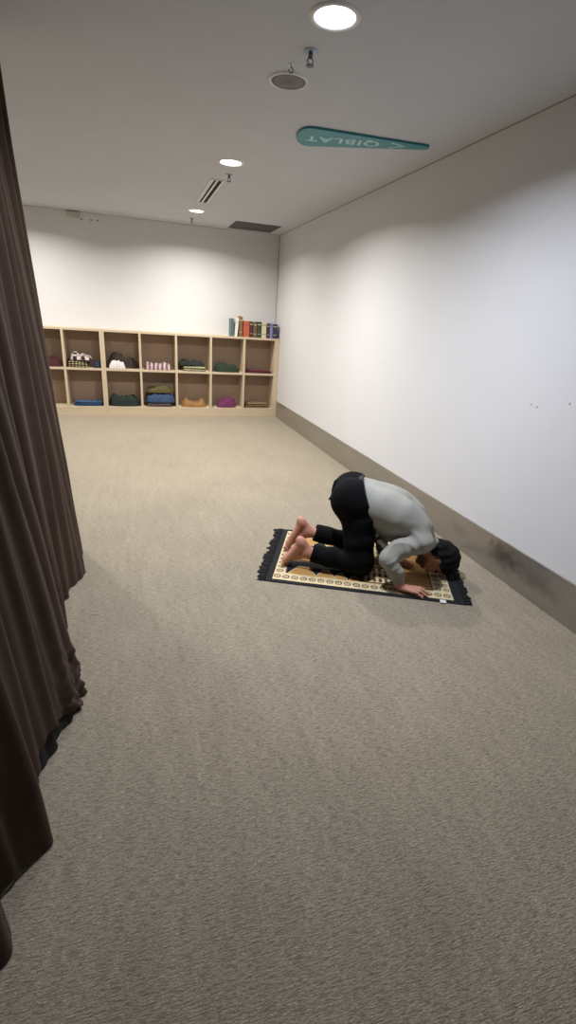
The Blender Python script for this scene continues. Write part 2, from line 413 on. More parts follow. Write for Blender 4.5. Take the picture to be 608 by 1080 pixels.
cloth('folded_cloth', 'black white and red checked cloth lying on the olive mat', 'folded cloth', -3.0, -2.71, zu+.097, .105, pattern('check_weave', 'check', [(190,178,172),(44,24,30)], 19), 'heap', crease=.4, y0=-.28)
cloth('folded_garment', 'dark navy folded garment right of the checked cloth stack', 'folded cloth', -2.70, -2.60, zu, .10, fab('navy_dark', (38,46,66)), 'heap')
cloth('crumpled_garment', 'dark brown crumpled garment behind the white and pink cloth', 'folded cloth', -2.525, -2.10, zu, .165, fab('brown_black', (46,36,34)), 'heap', y0=-.21, y1=-.03, crease=.8)
cloth('crumpled_cloth', 'white and pink crumpled cloth at the shelf front edge', 'folded cloth', -2.49, -2.27, zu, .105, pattern('pale_print', 'stripe', [(226,220,222),(206,196,200),(150,96,104),(232,228,228)], 6), 'heap', y0=-.297, y1=-.215, crease=.9)
cloth('folded_cloth', 'pink white and black striped cloth in the middle upper cell', 'folded cloth', -2.02, -1.61, zu, .095, pattern('pink_stripe', 'stripe', [(70,38,46),(206,178,184),(40,32,34),(150,84,104),(196,180,178)], 5), 'heap', crease=.7)
cloth('folded_mat', 'pale green folded mat under a black garment, upper row', 'folded cloth', -1.46, -1.12, zu, .065, pattern('pale_green', 'stripe', [(150,150,112),(116,120,86),(168,164,130)], 6), layers=2, y0=-.29, y1=-.1)
cloth('folded_garment', 'black and dark green garment lying on the pale green mat', 'folded cloth', -1.52, -1.13, zu+.075, .07, fab('black_green', (32,38,32)), 'heap', y0=-.24, y1=-.03, crease=.8)
cloth('folded_garment', 'dark green folded garment in the upper cell left of the maroon one', 'folded cloth', -.99, -.60, zu, .135, fab('bottle_green', (36,52,36)), 'heap', crease=.8)
cloth('folded_mat', 'maroon thin folded mat in the upper cell at the far right', 'folded cloth', -.49, -.10, zu, .045, fab('maroon', (98,44,56)), layers=2)
cloth('folded_mat', 'blue thin folded mat in a lower cell near the curtain', 'folded cloth', -3.0, -2.61, zl+.002, .06, pattern('blue_weave', 'stripe', [(46,78,110),(60,98,130),(40,66,98)], 4), layers=3)
cloth('crumpled_garment', 'dark green heaped garment in the lower cell left of the blue pile', 'folded cloth', -2.525, -2.10, zl, .185, fab('deep_green', (26,40,34)), 'heap', crease=.5)
cloth('folded_mat', 'brown and red patterned folded mat at the bottom of the blue pile', 'folded cloth', -2.0, -1.62, zl+.002, .045, pattern('kilim', 'stripe', [(110,70,56),(60,44,50),(160,132,96),(52,62,96)], 9), layers=2)
cloth('folded_garment', 'blue folded garment in the middle of the mixed pile, lower row', 'folded cloth', -2.01, -1.58, zl+.062, .12, fab('mid_blue', (50,70,104)), 'heap', crease=.7)
cloth('folded_garment', 'olive green garment on top of the blue pile, lower row', 'folded cloth', -1.99, -1.63, zl+.20, .10, fab('olive', (84,78,46)), 'heap', crease=.8, y0=-.26, y1=-.06)
cloth('folded_garment', 'mustard brown folded garment with two raised corners, lower row', 'folded cloth', -1.49, -1.11, zl, .105, fab('mustard', (146,108,62)), 'heap', crease=.5, peaks=((-.33,.55),(.33,.5)))
cloth('crumpled_garment', 'magenta crumpled garment in a lower cell', 'folded cloth', -.95, -.64, zl, .13, fab('magenta', (104,46,84)), 'heap', crease=.9)
cloth('folded_mat', 'tan and dark striped folded mat in the lower right corner cell', 'folded cloth', -.50, -.11, zl, .075, pattern('tan_stripe', 'stripe', [(150,122,84),(60,46,40),(176,154,116),(92,70,52)], 7), layers=3)

# ------------------------------------------------------------------ books
M['paper'] = material('book_pages', (222,214,196), .9, .05, 80)
BOOKS = [(-.757,-.713,.248,0,(80,108,112),'thin teal book standing at the left end of the row',0),
         (-.703,-.640,.262,5,(224,220,206),'white book leaning right between the teal and brown ones',.2),
         (-.632,-.584,.276,0,(122,92,68),'tall brown book with a paper slip sticking out, left of the orange one',0),
         (-.570,-.480,.225,0,(184,88,64),'thick orange red book, the widest in the row',0),
         (-.476,-.426,.222,0,(70,38,40),'dark red book right of the orange one',0),
         (-.420,-.364,.215,0,(104,82,60),'brown book between the dark red and the dark green ones',0),
         (-.357,-.294,.223,0,(50,62,46),'dark green book left of the cream one',0),
         (-.289,-.218,.220,0,(208,198,166),'cream book right of the dark green one',0),
         (-.212,-.165,.205,0,(44,46,62),'dark navy book right of the cream one',0),
         (-.161,-.120,.216,0,(136,134,178),'lavender book between the two navy ones',0),
         (-.116,-.045,.205,0,(52,54,78),'thick navy book with pale bands at the right end of the row',0)]
for i, (x0, x1, h, lean, c, lab, k) in enumerate(BOOKS):
    w = x1-x0; d = .17; tilt = math.radians(lean)
    t = thing('book', lab, 'book', (x0, -.275, HT+.0005), group='books on top of the shelving unit')
    m = material('book_cloth_%s' % 'abcdefghijk'[i], c, .55, .08, 30)
    if lean: w = w*.68
    bm = bmesh.new()
    box(bm, 0, .003, 0, d, 0, h); box(bm, w-.003, w, 0, d, 0, h); box(bm, .003, w-.003, 0, .004, 0, h)
    if lean: bm.transform(Matrix.Rotation(tilt, 4, 'Y'))
    cv = obj('cover', bm, m, t, bevel=.001)
    bm = bmesh.new(); box(bm, .0032, w-.0032, .0045, d-.004, .004, h-.004)
    if lean: bm.transform(Matrix.Rotation(tilt, 4, 'Y'))
    obj('page_block', bm, M['paper'], t)
    bc = (196,186,150) if sum(c) < 300 else (90,70,60)
    bmat = material('band_tone_%s' % 'abcdefghijk'[i], bc, .6)
    for zz, hh in ((.80,.05),(.22,.03)) if i not in (1,3) else ((.75,.03),):
        bm = bmesh.new(); box(bm, .006, w-.006, -.0006, .001, h*zz, h*(zz+hh))
        if lean: bm.transform(Matrix.Rotation(tilt, 4, 'Y'))
        obj('spine_band', bm, bmat, cv)
    if i == 2:
        bm = bmesh.new(); box(bm, -.004, w-.01, .02, .05, h-.01, h+.012); obj('paper_slip', bm, material('slip_tan', (150,120,92), .8), t, bevel=.003)

# ------------------------------------------------------------------ curtain
M['velvet'] = material('brown_velvet', (60,41,27), .9, .18, 7, .12, 420, sheen=.06)
M['lining'] = material('black_lining', (13,11,10), .9, .1, 8)
M['sheath'] = material('hem_brown', (70,50,43), .85)
hem_k = [(-4.74,-2.66),(-4.80,-2.57),(-4.87,-2.555),(-4.94,-2.62),(-5.0,-2.61),(-5.06,-2.56),(-5.15,-2.525),(-5.26,-2.575),(-5.40,-2.61),(-5.52,-2.665),(-5.60,-2.645),(-5.69,-2.575),
         (-5.79,-2.655),(-5.88,-2.63),(-6.02,-2.55),(-6.13,-2.485),(-6.22,-2.465),(-6.34,-2.495),(-6.50,-2.54),(-6.66,-2.585),(-6.73,-2.56),(-6.81,-2.505),
         (-6.88,-2.57),(-6.93,-2.63),(-7.03,-2.56),(-7.12,-2.60),(-7.2,-2.64),(-7.35,-2.58),(-7.5,-2.64),(-7.68,-2.58),(-7.85,-2.65),(-8.05,-2.58),(-8.25,-2.65),(-8.5,-2.59),(-8.75,-2.66),(-9.0,-2.6),(-9.2,-2.66)]
hy = np.array([k[0] for k in hem_k][::-1]); hx = np.array([k[1] for k in hem_k][::-1])
def hemx(y):
    i = int(np.clip(np.searchsorted(hy, y)-1, 0, len(hy)-2)); t_ = (y-hy[i])/(hy[i+1]-hy[i]); t_ = min(max(t_,0),1)
    return hx[i]+(hx[i+1]-hx[i])*(t_*t_*(3-2*t_))
def curtain_x(y, z):
    t_ = 1-z/2.58; w = min(max((t_-.15)/.85,0),1)**1.25
    ph = y*2*math.pi/.155+.8*math.sin(y*3.1)+.6*noise.noise(Vector((y*1.7,z*.35,2)))*2
    pl = .026*math.sin(ph)+.010*math.sin(2.3*ph+1)
    lean = .105*t_**1.1
    top = -2.755+lean*.9+pl*(1-.62*w)
    k = (hemx(y)-(-2.755+lean*.9))
    f = .010*noise.noise(Vector((y*9,z*2.2,5)))*w
    if z < .35:
        g = math.exp(-((y+6.22)/.16)**2)*(1-z/.35)   # gathered knot of cloth at the hem
        f += g*(.040*noise.noise(Vector((y*20,z*24,9)))+.020*noise.noise(Vector((y*50,z*40,1))))
    return top+k*w+f
def hem_z(y):
    return .004+.105*math.exp(-((y+6.47)/.15)**2)+.02*math.exp(-((y+6.88)/.04)**2)
def sheet(fn, zb, y0, y1, ny, nz):
    bm = bmesh.new(); rows = []
    for j in range(nz+1):
        row = []
        for i in range(ny+1):
            y = y0+(y1-y0)*i/ny; b_ = zb(y); s = (j/nz)**1.5 if True else j/nz
            z = b_+(2.575-b_)*s
            row.append(bm.verts.new((fn(y,z), y, z)))
        rows.append(row)
    for a, b_ in zip(rows, rows[1:]):
        for i in range(ny): bm.faces.new((a[i], a[i+1], b_[i+1], b_[i]))
    return bm
ct = thing('curtain', 'floor length dark brown velvet curtain along the left side', 'curtain', (0,0,0))
o = obj('velvet_front', sheet(curtain_x, hem_z, -9.2, -4.74, 620, 80), M['velvet'], ct, True)
s = o.modifiers.new('solid', 'SOLIDIFY'); s.thickness = .004; s.offset = 0
o = obj('lining', sheet(lambda y, z: curtain_x(y, z)-.016-(.0 if z > .2 else .0), lambda y: .004, -9.2, -4.745, 420, 50), M['lining'], ct, True)
s = o.modifiers.new('solid', 'SOLIDIFY'); s.thickness = .003; s.offset = 0
bm = bmesh.new(); box(bm, -2.785, -2.725, -10.5, -4.72, 2.578, H); o = obj('curtain_track', bm, M['white_metal'], bevel=.003)
tag(o, 'white ceiling track from which the brown curtain hangs', 'curtain track')

# thread on the carpet
bm = bmesh.new(); tube(bm, [(-2.50,-5.65,.003),(-2.485,-5.61,.005),(-2.465,-5.585,.004),(-2.445,-5.60,.006),(-2.42,-5.592,.003)], .0016, 6)
tag(obj('thread', bm, material('thread_white', (205,198,182), .9), smooth=True), 'loose white thread lying on the carpet beside the curtain', 'thread')

# ------------------------------------------------------------------ prayer mat
O = Vector((-1.4828,-5.4319,0)); ANG = math.radians(-24.51)
ML, MW = 1.097, .798
mt = thing('prayer_mat', 'black cream and gold patterned prayer mat with black fringes under the kneeling person', 'rug', O, ANG)
mats = [material('mat_black', (15,16,20), .95, .2, 60, .3, 250), material('mat_cream', (203,186,148), .95, .1, 60, .3, 250),
        material('mat_gold', (172,130,74), .95, .14, 50, .3, 250), material('mat_brown', (84,60,38), .95, .12, 60, .3, 250), material('mat_tan', (188,156,102), .95, .1, 60, .3, 250)]
BLK, CRM, GLD, BRN, TAN = range(5)
def mat_col(u, v):
    if u < .012 or u > ML-.009 or v < .030 or v > MW-.030: return BLK
    vv = min(v, MW-v)
    def oval(a, b_, pa, pb):
        q = math.hypot(a/(pa*.40), b_/(pb*.36))
        return BRN if .62 < q < 1 or q < .28 else CRM
    if vv < .118:                                   # long border
        if vv < .040 or vv > .112: return CRM
        return oval((u-.012) % .0536-.0268, vv-.076, .0536, .062)
    if u < .080:
        if u > .074: return CRM
        return oval(u-.045, (v-.118) % .0562-.0281, .056, .0562)
    if u > .985:
        if u < .992: return CRM
        uu = (u-.992) % .048
        return oval(uu-.024, (v-.118) % .0562-.0281, .046, .0562)
    if vv < .126 or u < .088 or u > .977: return TAN if vv < .126 else BRN
    w = abs(v-MW/2)
    d = vv-.126                                     # distance inward from the border
    # gold peaks along both long sides, shrinking towards the head end
    if u < .56:
        for c, half, hgt in ((.185,.085,.10),(.33,.058,.085),(.425,.042,.068),(.505,.032,.05)):
            q = abs(u-c)/half
            if q < 1:
                top = hgt*min(1, (1-q)*1.6)
                if d < top: return GLD
                if d < top+.010: return CRM
        if w < .10: return GLD if (u-.3)**2/.04+w**2/.008 < 1 else BRN
        return BLK
    if u < .80:                                     # striped columns
        if d < .012 or u < .572 or u > .79: return BRN
        k = ((u-.57) % .036)/.036
        if w < .055: return GLD
        if d > .20: return BLK
        if k < .48: return CRM
        return BRN if int(d/.022) % 3 else TAN
    q = (w/.25)**2                                  # gold arch under the head
    if u < .815: return CRM
    if q > 1.0: return CRM if q < 1.12 else BRN
    return GLD
NU, NV = 420, 306
bm = bmesh.new(); th_ = .006
def wav(u, v): return th_+.0012*noise.noise(Vector((u*7,v*7,0)))
g = [[bm.verts.new((ML*i/NU, MW*j/NV, wav(ML*i/NU, MW*j/NV))) for j in range(NV+1)] for i in range(NU+1)]
for i in range(NU):
    for j in range(NV):
        f = bm.faces.new((g[i][j], g[i+1][j], g[i+1][j+1], g[i][j+1])); f.material_index = mat_col(ML*(i+.5)/NU, MW*(j+.5)/NV)
per_ = [g[i][0] for i in range(NU+1)]+[g[NU][j] for j in range(1,NV+1)]+[g[i][NV] for i in range(NU-1,-1,-1)]+[g[0][j] for j in range(NV-1,0,-1)]
bot = [bm.verts.new((v.co.x, v.co.y, 0)) for v in per_]
for i in range(len(per_)): j = (i+1) % len(per_); bm.faces.new((per_[i], bot[i], bot[j], per_[j]))
bm.faces.new(bot[::-1])
obj('woven_field', bm, mats, mt, True)
bm = bmesh.new(); box(bm, -.030, .004, .0, MW, .0, .0055); eb0 = obj('end_band', bm, mats[0], mt, bevel=.002)
bm = bmesh.new(); box(bm, ML-.004, ML+.055, .0, MW, .0, .0055); eb1 = obj('end_band', bm, mats[0], mt, bevel=.002)
rng = random.Random(3)
def tassel(u, v, sgn, ln):
    bm = bmesh.new(); a = rng.uniform(-.25,.25)
    for k in range(7):
        y0 = v+(k-3)*.0028; a2 = a+rng.uniform(-.16,.16); l2 = ln*rng.uniform(.85,1.05)
        tube(bm, [(u-sgn*.006, y0, .006), (u+sgn*l2*.3, y0+a2*l2*.2, .0075), (u+sgn*l2*.7, y0+a2*l2*.7+(k-3)*.001, .0055), (u+sgn*l2, y0+a2*l2, .0035)], [.0026,.003,.003,.0018], 6)
    obj('tassel', bm, mats[0], eb0 if sgn < 0 else eb1, True)
for i in range(26):
    v = .014+i*(MW-.028)/25
    tassel(-.030, v, -1, rng.uniform(.04,.066)); tassel(ML+.055, v, 1, rng.uniform(.028,.045))
bm = bmesh.new(); box(bm, 1.005, 1.04, -.012, .022, .0065, .0078); obj('care_tag', bm, material('tag_white', (215,215,208), .7), mt, bevel=.0005)['label'] = 'white care tag'

# ------------------------------------------------------------------ signed-distance body builder
f32 = np.float32
class Field:
    def __init__(s, lo, hi, h):
        s.h = h; s.lo = np.array(lo, float)
        n = np.ceil((np.array(hi)-s.lo)/h).astype(int)+1
        s.ax = [(s.lo[i]+h*np.arange(n[i])).astype(f32) for i in range(3)]
        s.F = np.full(n, .5, f32)
    def sub(s, lo, hi):
        sl = []
        for i in range(3):
            a = int(np.floor((lo[i]-s.lo[i])/s.h)); b = int(np.ceil((hi[i]-s.lo[i])/s.h))+1
            sl.append(slice(max(a,0), max(b,0)))
        return tuple(sl), (s.ax[0][sl[0]][:,None,None], s.ax[1][sl[1]][None,:,None], s.ax[2][sl[2]][None,None,:])
    def blend(s, sl, d, k, op='u'):
        A = s.F[sl]
        if op == 'u':
            if k > 0:
                hh = np.maximum(k-np.abs(A-d), 0)/k; s.F[sl] = np.minimum(A, d)-hh*hh*k*f32(.25)
            else: s.F[sl] = np.minimum(A, d)
        else:   # subtract
            if k > 0:
                hh = np.maximum(k-np.abs(A+d), 0)/k; s.F[sl] = np.maximum(A, -d)+hh*hh*k*f32(.25)
            else: s.F[sl] = np.maximum(A, -d)
    def cone(s, a, b, ra, rb, k=.02, op='u', wr=None):
        a = np.array(a, float); b = np.array(b, float); R = max(ra, rb)+k+.03
        sl, (X, Y, Z) = s.sub(np.minimum(a, b)-R, np.maximum(a, b)+R)
        ab = b-a; L2 = ab@ab+1e-9
        t = np.clip(((X-a[0])*ab[0]+(Y-a[1])*ab[1]+(Z-a[2])*ab[2])/L2, 0, 1)
        d = np.sqrt((X-a[0]-t*ab[0])**2+(Y-a[1]-t*ab[1])**2+(Z-a[2]-t*ab[2])**2)-(ra+(rb-ra)*t)
        if wr is not None: d = d+wr(t, X, Y, Z)
        s.blend(sl, d.astype(f32), f32(k), op)
    def chain(s, pts, k=.02, wr=None):
        for (a, ra), (b, rb) in zip(pts, pts[1:]): s.cone(a, b, ra, rb, k, wr=wr)
    def ell(s, c, r, k=.02, op='u', axes=None):
        c = np.array(c, float); r = np.array(r, float); R = r.max()+k+.03
        sl, (X, Y, Z) = s.sub(c-R, c+R)
        X, Y, Z = X-c[0], Y-c[1], Z-c[2]
        if axes is not None:
            A = np.array(axes, float); X, Y, Z = (A[0,0]*X+A[0,1]*Y+A[0,2]*Z, A[1,0]*X+A[1,1]*Y+A[1,2]*Z, A[2,0]*X+A[2,1]*Y+A[2,2]*Z)
        k0 = np.sqrt((X/r[0])**2+(Y/r[1])**2+(Z/r[2])**2); k1 = np.sqrt((X/r[0]**2)**2+(Y/r[1]**2)**2+(Z/r[2]**2)**2)+1e-6
        s.blend(sl, (k0*(k0-1)/k1).astype(f32), f32(k), op)
    def plane(s, p, n, lo=None, hi=None, k=.004):
        """cut away the side the normal points to, inside a box"""
        p = np.array(p, float); n = np.array(n, float); n /= np.linalg.norm(n)
        lo = s.lo if lo is None else lo; hi = [a[-1] for a in s.ax] if hi is None else hi
        sl, (X, Y, Z) = s.sub(lo, hi)
        d = (X-p[0])*n[0]+(Y-p[1])*n[1]+(Z-p[2])*n[2]
        A = s.F[sl]; d = d.astype(f32); hh = np.maximum(k-np.abs(A-d), 0)/k; s.F[sl] = np.maximum(A, d)+hh*hh*f32(k*.25)
    def add(s, fn, lo, hi):
        sl, (X, Y, Z) = s.sub(lo, hi); s.F[sl] += fn(X, Y, Z).astype(f32)
    def mesh(s):
        F = s.F; S = F < 0
        n = np.array(F.shape)
        cnt = np.zeros(n-1, np.int8)
        for dx in (0,1):
            for dy in (0,1):
                for dz in (0,1): cnt += S[dx:n[0]-1+dx, dy:n[1]-1+dy, dz:n[2]-1+dz]
        act = (cnt > 0) & (cnt < 8); I = np.argwhere(act)
        idx = np.full(n-1, -1, np.int32); idx[act] = np.arange(len(I))
        acc = np.zeros((len(I),3)); num = np.zeros(len(I))
        C = [(0,0,0),(1,0,0),(0,1,0),(1,1,0),(0,0,1),(1,0,1),(0,1,1),(1,1,1)]
        val = [F[I[:,0]+c[0], I[:,1]+c[1], I[:,2]+c[2]] for c in C]
        for a, b in ((0,1),(2,3),(4,5),(6,7),(0,2),(1,3),(4,6),(5,7),(0,4),(1,5),(2,6),(3,7)):
            m = (val[a] < 0) != (val[b] < 0); t = val[a]/(val[a]-val[b]+1e-12)
            p = np.array(C[a])+t[:,None]*(np.array(C[b])-np.array(C[a]))
            acc[m] += p[m]; num[m] += 1
        V = s.lo+s.h*(I+acc/num[:,None])
        quads = []
        for axn in range(3):
            o1, o2 = [(1,2),(2,0),(0,1)][axn]
            sl0 = [slice(None)]*3; sl1 = [slice(None)]*3; sl0[axn] = slice(0,-1); sl1[axn] = slice(1,None)
            e = np.argwhere(S[tuple(sl0)] != S[tuple(sl1)])
            e = e[(e[:,o1] > 0) & (e[:,o2] > 0) & (e[:,o1] < n[o1]-1) & (e[:,o2] < n[o2]-1)]
            ins = S[e[:,0], e[:,1], e[:,2]]
            q = []
            for d1, d2 in ((-1,-1),(0,-1),(0,0),(-1,0)):
                c = e.copy(); c[:,o1] += d1; c[:,o2] += d2; q.append(idx[c[:,0], c[:,1], c[:,2]])
            q = np.stack(q, 1); q[~ins] = q[~ins][:,::-1]; quads.append(q)
        return V, np.concatenate(quads)

def sdf_obj(name, fld, mats, parent, matfn=None, offset=(0,0,0)):
    V, Q = fld.mesh()
    me = bpy.data.meshes.new(name)
    me.vertices.add(len(V)); me.vertices.foreach_set('co', (V+np.array(offset)).astype(f32).ravel())
    me.loops.add(Q.size); me.loops.foreach_set('vertex_index', Q.ravel().astype(np.int32))
    me.polygons.add(len(Q)); me.polygons.foreach_set('loop_start', np.arange(0, Q.size, 4, dtype=np.int32))
    me.update(calc_edges=True); me.validate()
    me.polygons.foreach_set('use_smooth', np.ones(len(me.polygons), bool))
    o = link(name, me, mats, parent)
    if matfn is not None and len(me.polygons) == len(Q):
        me.polygons.foreach_set('material_index', matfn(V[Q].mean(1)).astype(np.int32))
    return o

# joints in the mat's own frame: u towards the head, v away from the camera, z up
VC = .36
P_ = dict(
  hipR=(.455,.275,.475), hipL=(.455,.455,.475), kneeR=(.555,.215,.062), kneeL=(.565,.49,.078), ankR=(.205,.235,.100), ankL=(.180,.475,.140),
  shR=(.860,.190,.280), shL=(.860,.535,.295), elR=(.690,.095,.200), elL=(.650,.575,.15), wrR=(.772,.068,.040), wrL=(.715,.430,.042))
hc = np.array((1.015,.352,.112)); hu = np.array((.975,-.03,-.20)); hu /= np.linalg.norm(hu)
hf = np.array((-.20,-.10,-.97)); hf -= hu*(hf@hu); hf /= np.linalg.norm(hf); hs = np.cross(hu, hf)   # hs: towards +v side
def hp(u_, f_, s_=0): return hc+hu*u_+hf*f_+hs*s_

person = thing('person', 'person in grey shirt and black trousers kneeling with forehead on the prayer mat', 'person', O+Vector((0,0,.0065)), ANG)
SKIN = material('skin', (190,134,112), .55, .06, 25, .05, 120)
SKIN.node_tree.nodes['Principled BSDF'].inputs['Subsurface Weight'].default_value = .08
SKIN.node_tree.nodes['Principled BSDF'].inputs['Subsurface Radius'].default_value = (.012,.005,.003)
BEARD = material('stubble', (96,66,54), .8, .25, 160, .2, 400)
LIPS = material('lips', (150,84,78), .5, .05, 30)
EYEW = material('closed_eyelid', (150,100,84), .55, .05, 60)
BROW = material('eyebrow', (28,22,20), .9)
NAIL = material('nail', (214,164,148), .35)

B_ = Field((-.02,-.02,-.03), (1.24,.76,.66), .004)
# trunk (thin, under the clothes)
B_.chain([((.46,VC,.46),.07),((.56,VC,.43),.07),((.72,VC,.37),.08),((.84,VC,.29),.075),((.91,VC,.245),.06)], .05)
for s, kn in (('R',.04),('L',.04)):
    sv = 1 if s == 'L' else -1
    B_.cone((.48,P_['hip'+s][1],.43), (.53,P_['knee'+s][1],.08), .066, .052, .03); B_.cone((.53,P_['knee'+s][1],.08), P_['knee'+s], .052, .05, .02)
    B_.cone(P_['knee'+s], P_['ank'+s], .050, .034, .03)
    B_.cone((.87,VC,.275), P_['sh'+s], .06, .05, .05)
    B_.cone(P_['sh'+s], P_['el'+s], .046, .038, .03); B_.cone(P_['el'+s], P_['wr'+s], .037, .026, .02)
# neck and head
nb = np.array((.895,VC,.245))
B_.cone(nb, hp(-.055,-.030), .066, .058, .03)
B_.ell(hp(.028,-.006), (.094,.092,.074), .01, axes=(hu,hf,hs))            # skull
B_.ell(hp(-.045,.028), (.068,.058,.057), .03, axes=(hu,hf,hs))            # face
B_.cone(hp(-.085,.040,.022), hp(-.045,-.015,.056), .020, .022, .02); B_.cone(hp(-.085,.040,-.022), hp(-.045,-.015,-.056), .020, .022, .02)  # jaw
B_.ell(hp(-.098,.058), (.017,.016,.022), .015, axes=(hu,hf,hs))           # chin
B_.cone(hp(.022,.076,.026), hp(.022,.076,-.026), .014, .014, .014)        # brow
B_.cone(hp(.012,.083), hp(-.022,.100), .008, .011, .010); B_.ell(hp(-.026,.098), (.010,.013,.010), .006, axes=(hu,hf,hs))
for s_ in (-1, 1):
    B_.ell(hp(-.027,.090,s_*.012), (.008,.009,.007), .005, axes=(hu,hf,hs))      # nostril wing
    B_.ell(hp(-.002,.086,s_*.031), (.012,.012,.018), .006, 'sub', axes=(hu,hf,hs))   # eye socket
    B_.ell(hp(-.003,.076,s_*.031), (.011,.0115,.014), .003, axes=(hu,hf,hs))         # closed eye
    B_.ell(hp(-.020,.068,s_*.045), (.022,.018,.020), .02, axes=(hu,hf,hs))           # cheek
    e0 = s_*.076
    B_.ell(hp(-.010,-.004,e0), (.031,.017,.009), .004, axes=(hu,hf,hs)); B_.ell(hp(-.008,-.001,e0+s_*.009), (.019,.009,.006), .003, 'sub', axes=(hu,hf,hs))
    B_.ell(hp(-.038,.002,e0), (.010,.009,.006), .004, axes=(hu,hf,hs))
B_.cone(hp(-.056,.086,.016), hp(-.056,.086,-.016), .0065, .0065, .004); B_.cone(hp(-.067,.083,.013), hp(-.067,.083,-.013), .007, .007, .004)
B_.cone(hp(-.0612,.094,.020), hp(-.0612,.094,-.020), .0025, .0025, .002, 'sub')
# hands
def hand(w, ang, side, curl=1.0, spread=1.0):
    """flat hand on the mat; ang = heading of the fingers, side = +1 when the thumb is on the left"""
    w = np.array(w, float); c, s = math.cos(ang), math.sin(ang)
    def q(x, y, z): return np.array((w[0]+c*x-s*y*side, w[1]+s*x+c*y*side, z))
    nails = []
    B_.cone(w, q(.018,0,.030), .026, .023, .02)
    for y, kx, ln, r, sp in ((.027,.094,.070,.0088,.16),(.008,.098,.079,.0090,.03),(-.012,.093,.073,.0086,-.10),(-.030,.083,.057,.0078,-.26)):
        B_.cone(q(.014,y*.55,.026), q(kx,y,.025), .015, .0115, .012)
        a = sp*spread; dx, dy = math.cos(a), math.sin(a)
        k1 = (kx+ln*.42*dx, y+ln*.42*dy); k2 = (kx+ln*.74*dx, y+ln*.74*dy); k3 = (kx+ln*dx, y+ln*dy)
        B_.cone(q(kx,y,.0245), q(*k1,.0235+.004*curl), r*1.12, r*1.02, .006)
        B_.cone(q(*k1,.0235+.004*curl), q(*k2,.016), r*1.02, r*.95, .003); B_.cone(q(*k2,.016), q(*k3,r*.80), r*.95, r*.78, .003)
        nails.append(q(k3[0]-.002*dx, k3[1]-.002*dy, r*.80+r*.72))
    B_.cone(q(.012,.016,.026), q(.046,.044,.020), .017, .013, .014)
    B_.cone(q(.046,.044,.020), q(.074,.058,.015), .0115, .0105, .004); B_.cone(q(.074,.058,.015), q(.096,.062,.009), .0105, .0082, .003)
    nails.append(q(.094,.062,.0155))
    return nails
nails = hand(P_['wrR'], math.radians(-7), 1) + hand(P_['wrL'], math.radians(-2), -1, spread=.6)
# feet: heel up, sole facing back, toes bent under on the mat
def foot(a, tv, dz, du):
    a = np.array(a, float)
    heel = np.array((a[0]-.056, a[1]-.004, a[2]+.078+dz)); ball = np.array((.072+du, tv, .040)); mid = (heel+ball)/2
    B_.cone(a+(.01,0,0), heel+(.014,0,-.008), .032, .027, .02); B_.ell(heel, (.027,.027,.031), .015)
    side = np.array((0,1,0))
    for o_, r0, r1 in ((-.020,.021,.019),(.0,.022,.018),(.020,.020,.017)):
        B_.cone(heel+side*o_*.4+np.array((.010,0,-.016)), ball+side*o_*1.35, r0, r1, .02)
    B_.cone(a, (a+ball)/2+np.array((.012,0,.010)), .031, .026, .025)
    B_.cone((a+ball)/2+np.array((.012,0,.010)), ball+np.array((.004,0,.004)), .026, .020, .02)
    out = []
    sg = 1 if tv > VC else -1
    for i, (o_, r, ln) in enumerate(((-.031,.0125,.036),(-.011,.0092,.038),(.007,.0088,.034),(.022,.0082,.030),(.036,.0078,.026))):
        b0 = ball+side*o_*sg*1.0
        k1 = b0+np.array((-.017,side[1]*(i-2)*sg*.004,-.019)); k2 = np.array((k1[0]+ln*.45, k1[1], r*.85))
        B_.cone(b0, k1, r*1.12, r*1.0, .004); B_.cone(k1, k2, r*1.0, r*.88, .003)
    return
foot(P_['ankR'], .238, .0, -.004); foot(P_['ankL'], .475, -.004, -.018)
def skin_mat(Cn):
    r = np.zeros(len(Cn), int)
    d = Cn-hc; a, f, s = d@hu, d@hf, d@hs
    near = (np.linalg.norm(d, axis=1) < .17)
    r[near & (a < -.0485) & (a > -.0735) & (f > .083) & (np.abs(s) < .021)] = 2
    r[near & (np.abs(a-.021-.10*(np.abs(s)-.03)**2*0) < .0055) & (np.abs(np.abs(s)-.031) < .019) & (f > .06)] = 4
    r[near & (np.abs(a+.0065) < .0018) & (np.abs(np.abs(s)-.031) < .012) & (f > .06)] = 4
    for n_ in nails: r[(np.linalg.norm(Cn-n_, axis=1) < .0062) & (Cn[:,2] > n_[2]-.004)] = 5
    return r
body = sdf_obj('body', B_, [SKIN, BEARD, LIPS, EYEW, BROW, NAIL], person, skin_mat)
nv = len(body.data.vertices); cov = np.empty(nv*3, f32); body.data.vertices.foreach_get('co', cov); cov = cov.reshape(-1,3).astype(float)-hc
a_, f_, s_ = cov@hu, cov@hf, cov@hs
st = np.clip((-.052-a_)/.016,0,1)*np.clip((f_+.012)/.02,0,1)*np.clip((.15-np.linalg.norm(cov,axis=1))/.01,0,1)
st = np.maximum(st, np.clip(1-np.abs(a_+.044)/.008,0,1)*np.clip((f_-.08)/.01,0,1)*np.clip((.032-np.abs(s_))/.008,0,1)*(np.linalg.norm(cov,axis=1) < .13))
at = body.data.attributes.new('stubble', 'FLOAT', 'POINT'); at.data.foreach_set('value', st.astype(f32))
nt = SKIN.node_tree; bs = nt.nodes['Principled BSDF']; src = bs.inputs['Base Color'].links[0].from_socket
an = nt.nodes.new('ShaderNodeAttribute'); an.attribute_name = 'stubble'
mu = nt.nodes.new('ShaderNodeMath'); mu.operation = 'MULTIPLY'; mu.inputs[1].default_value = .8; nt.links.new(an.outputs['Fac'], mu.inputs[0])
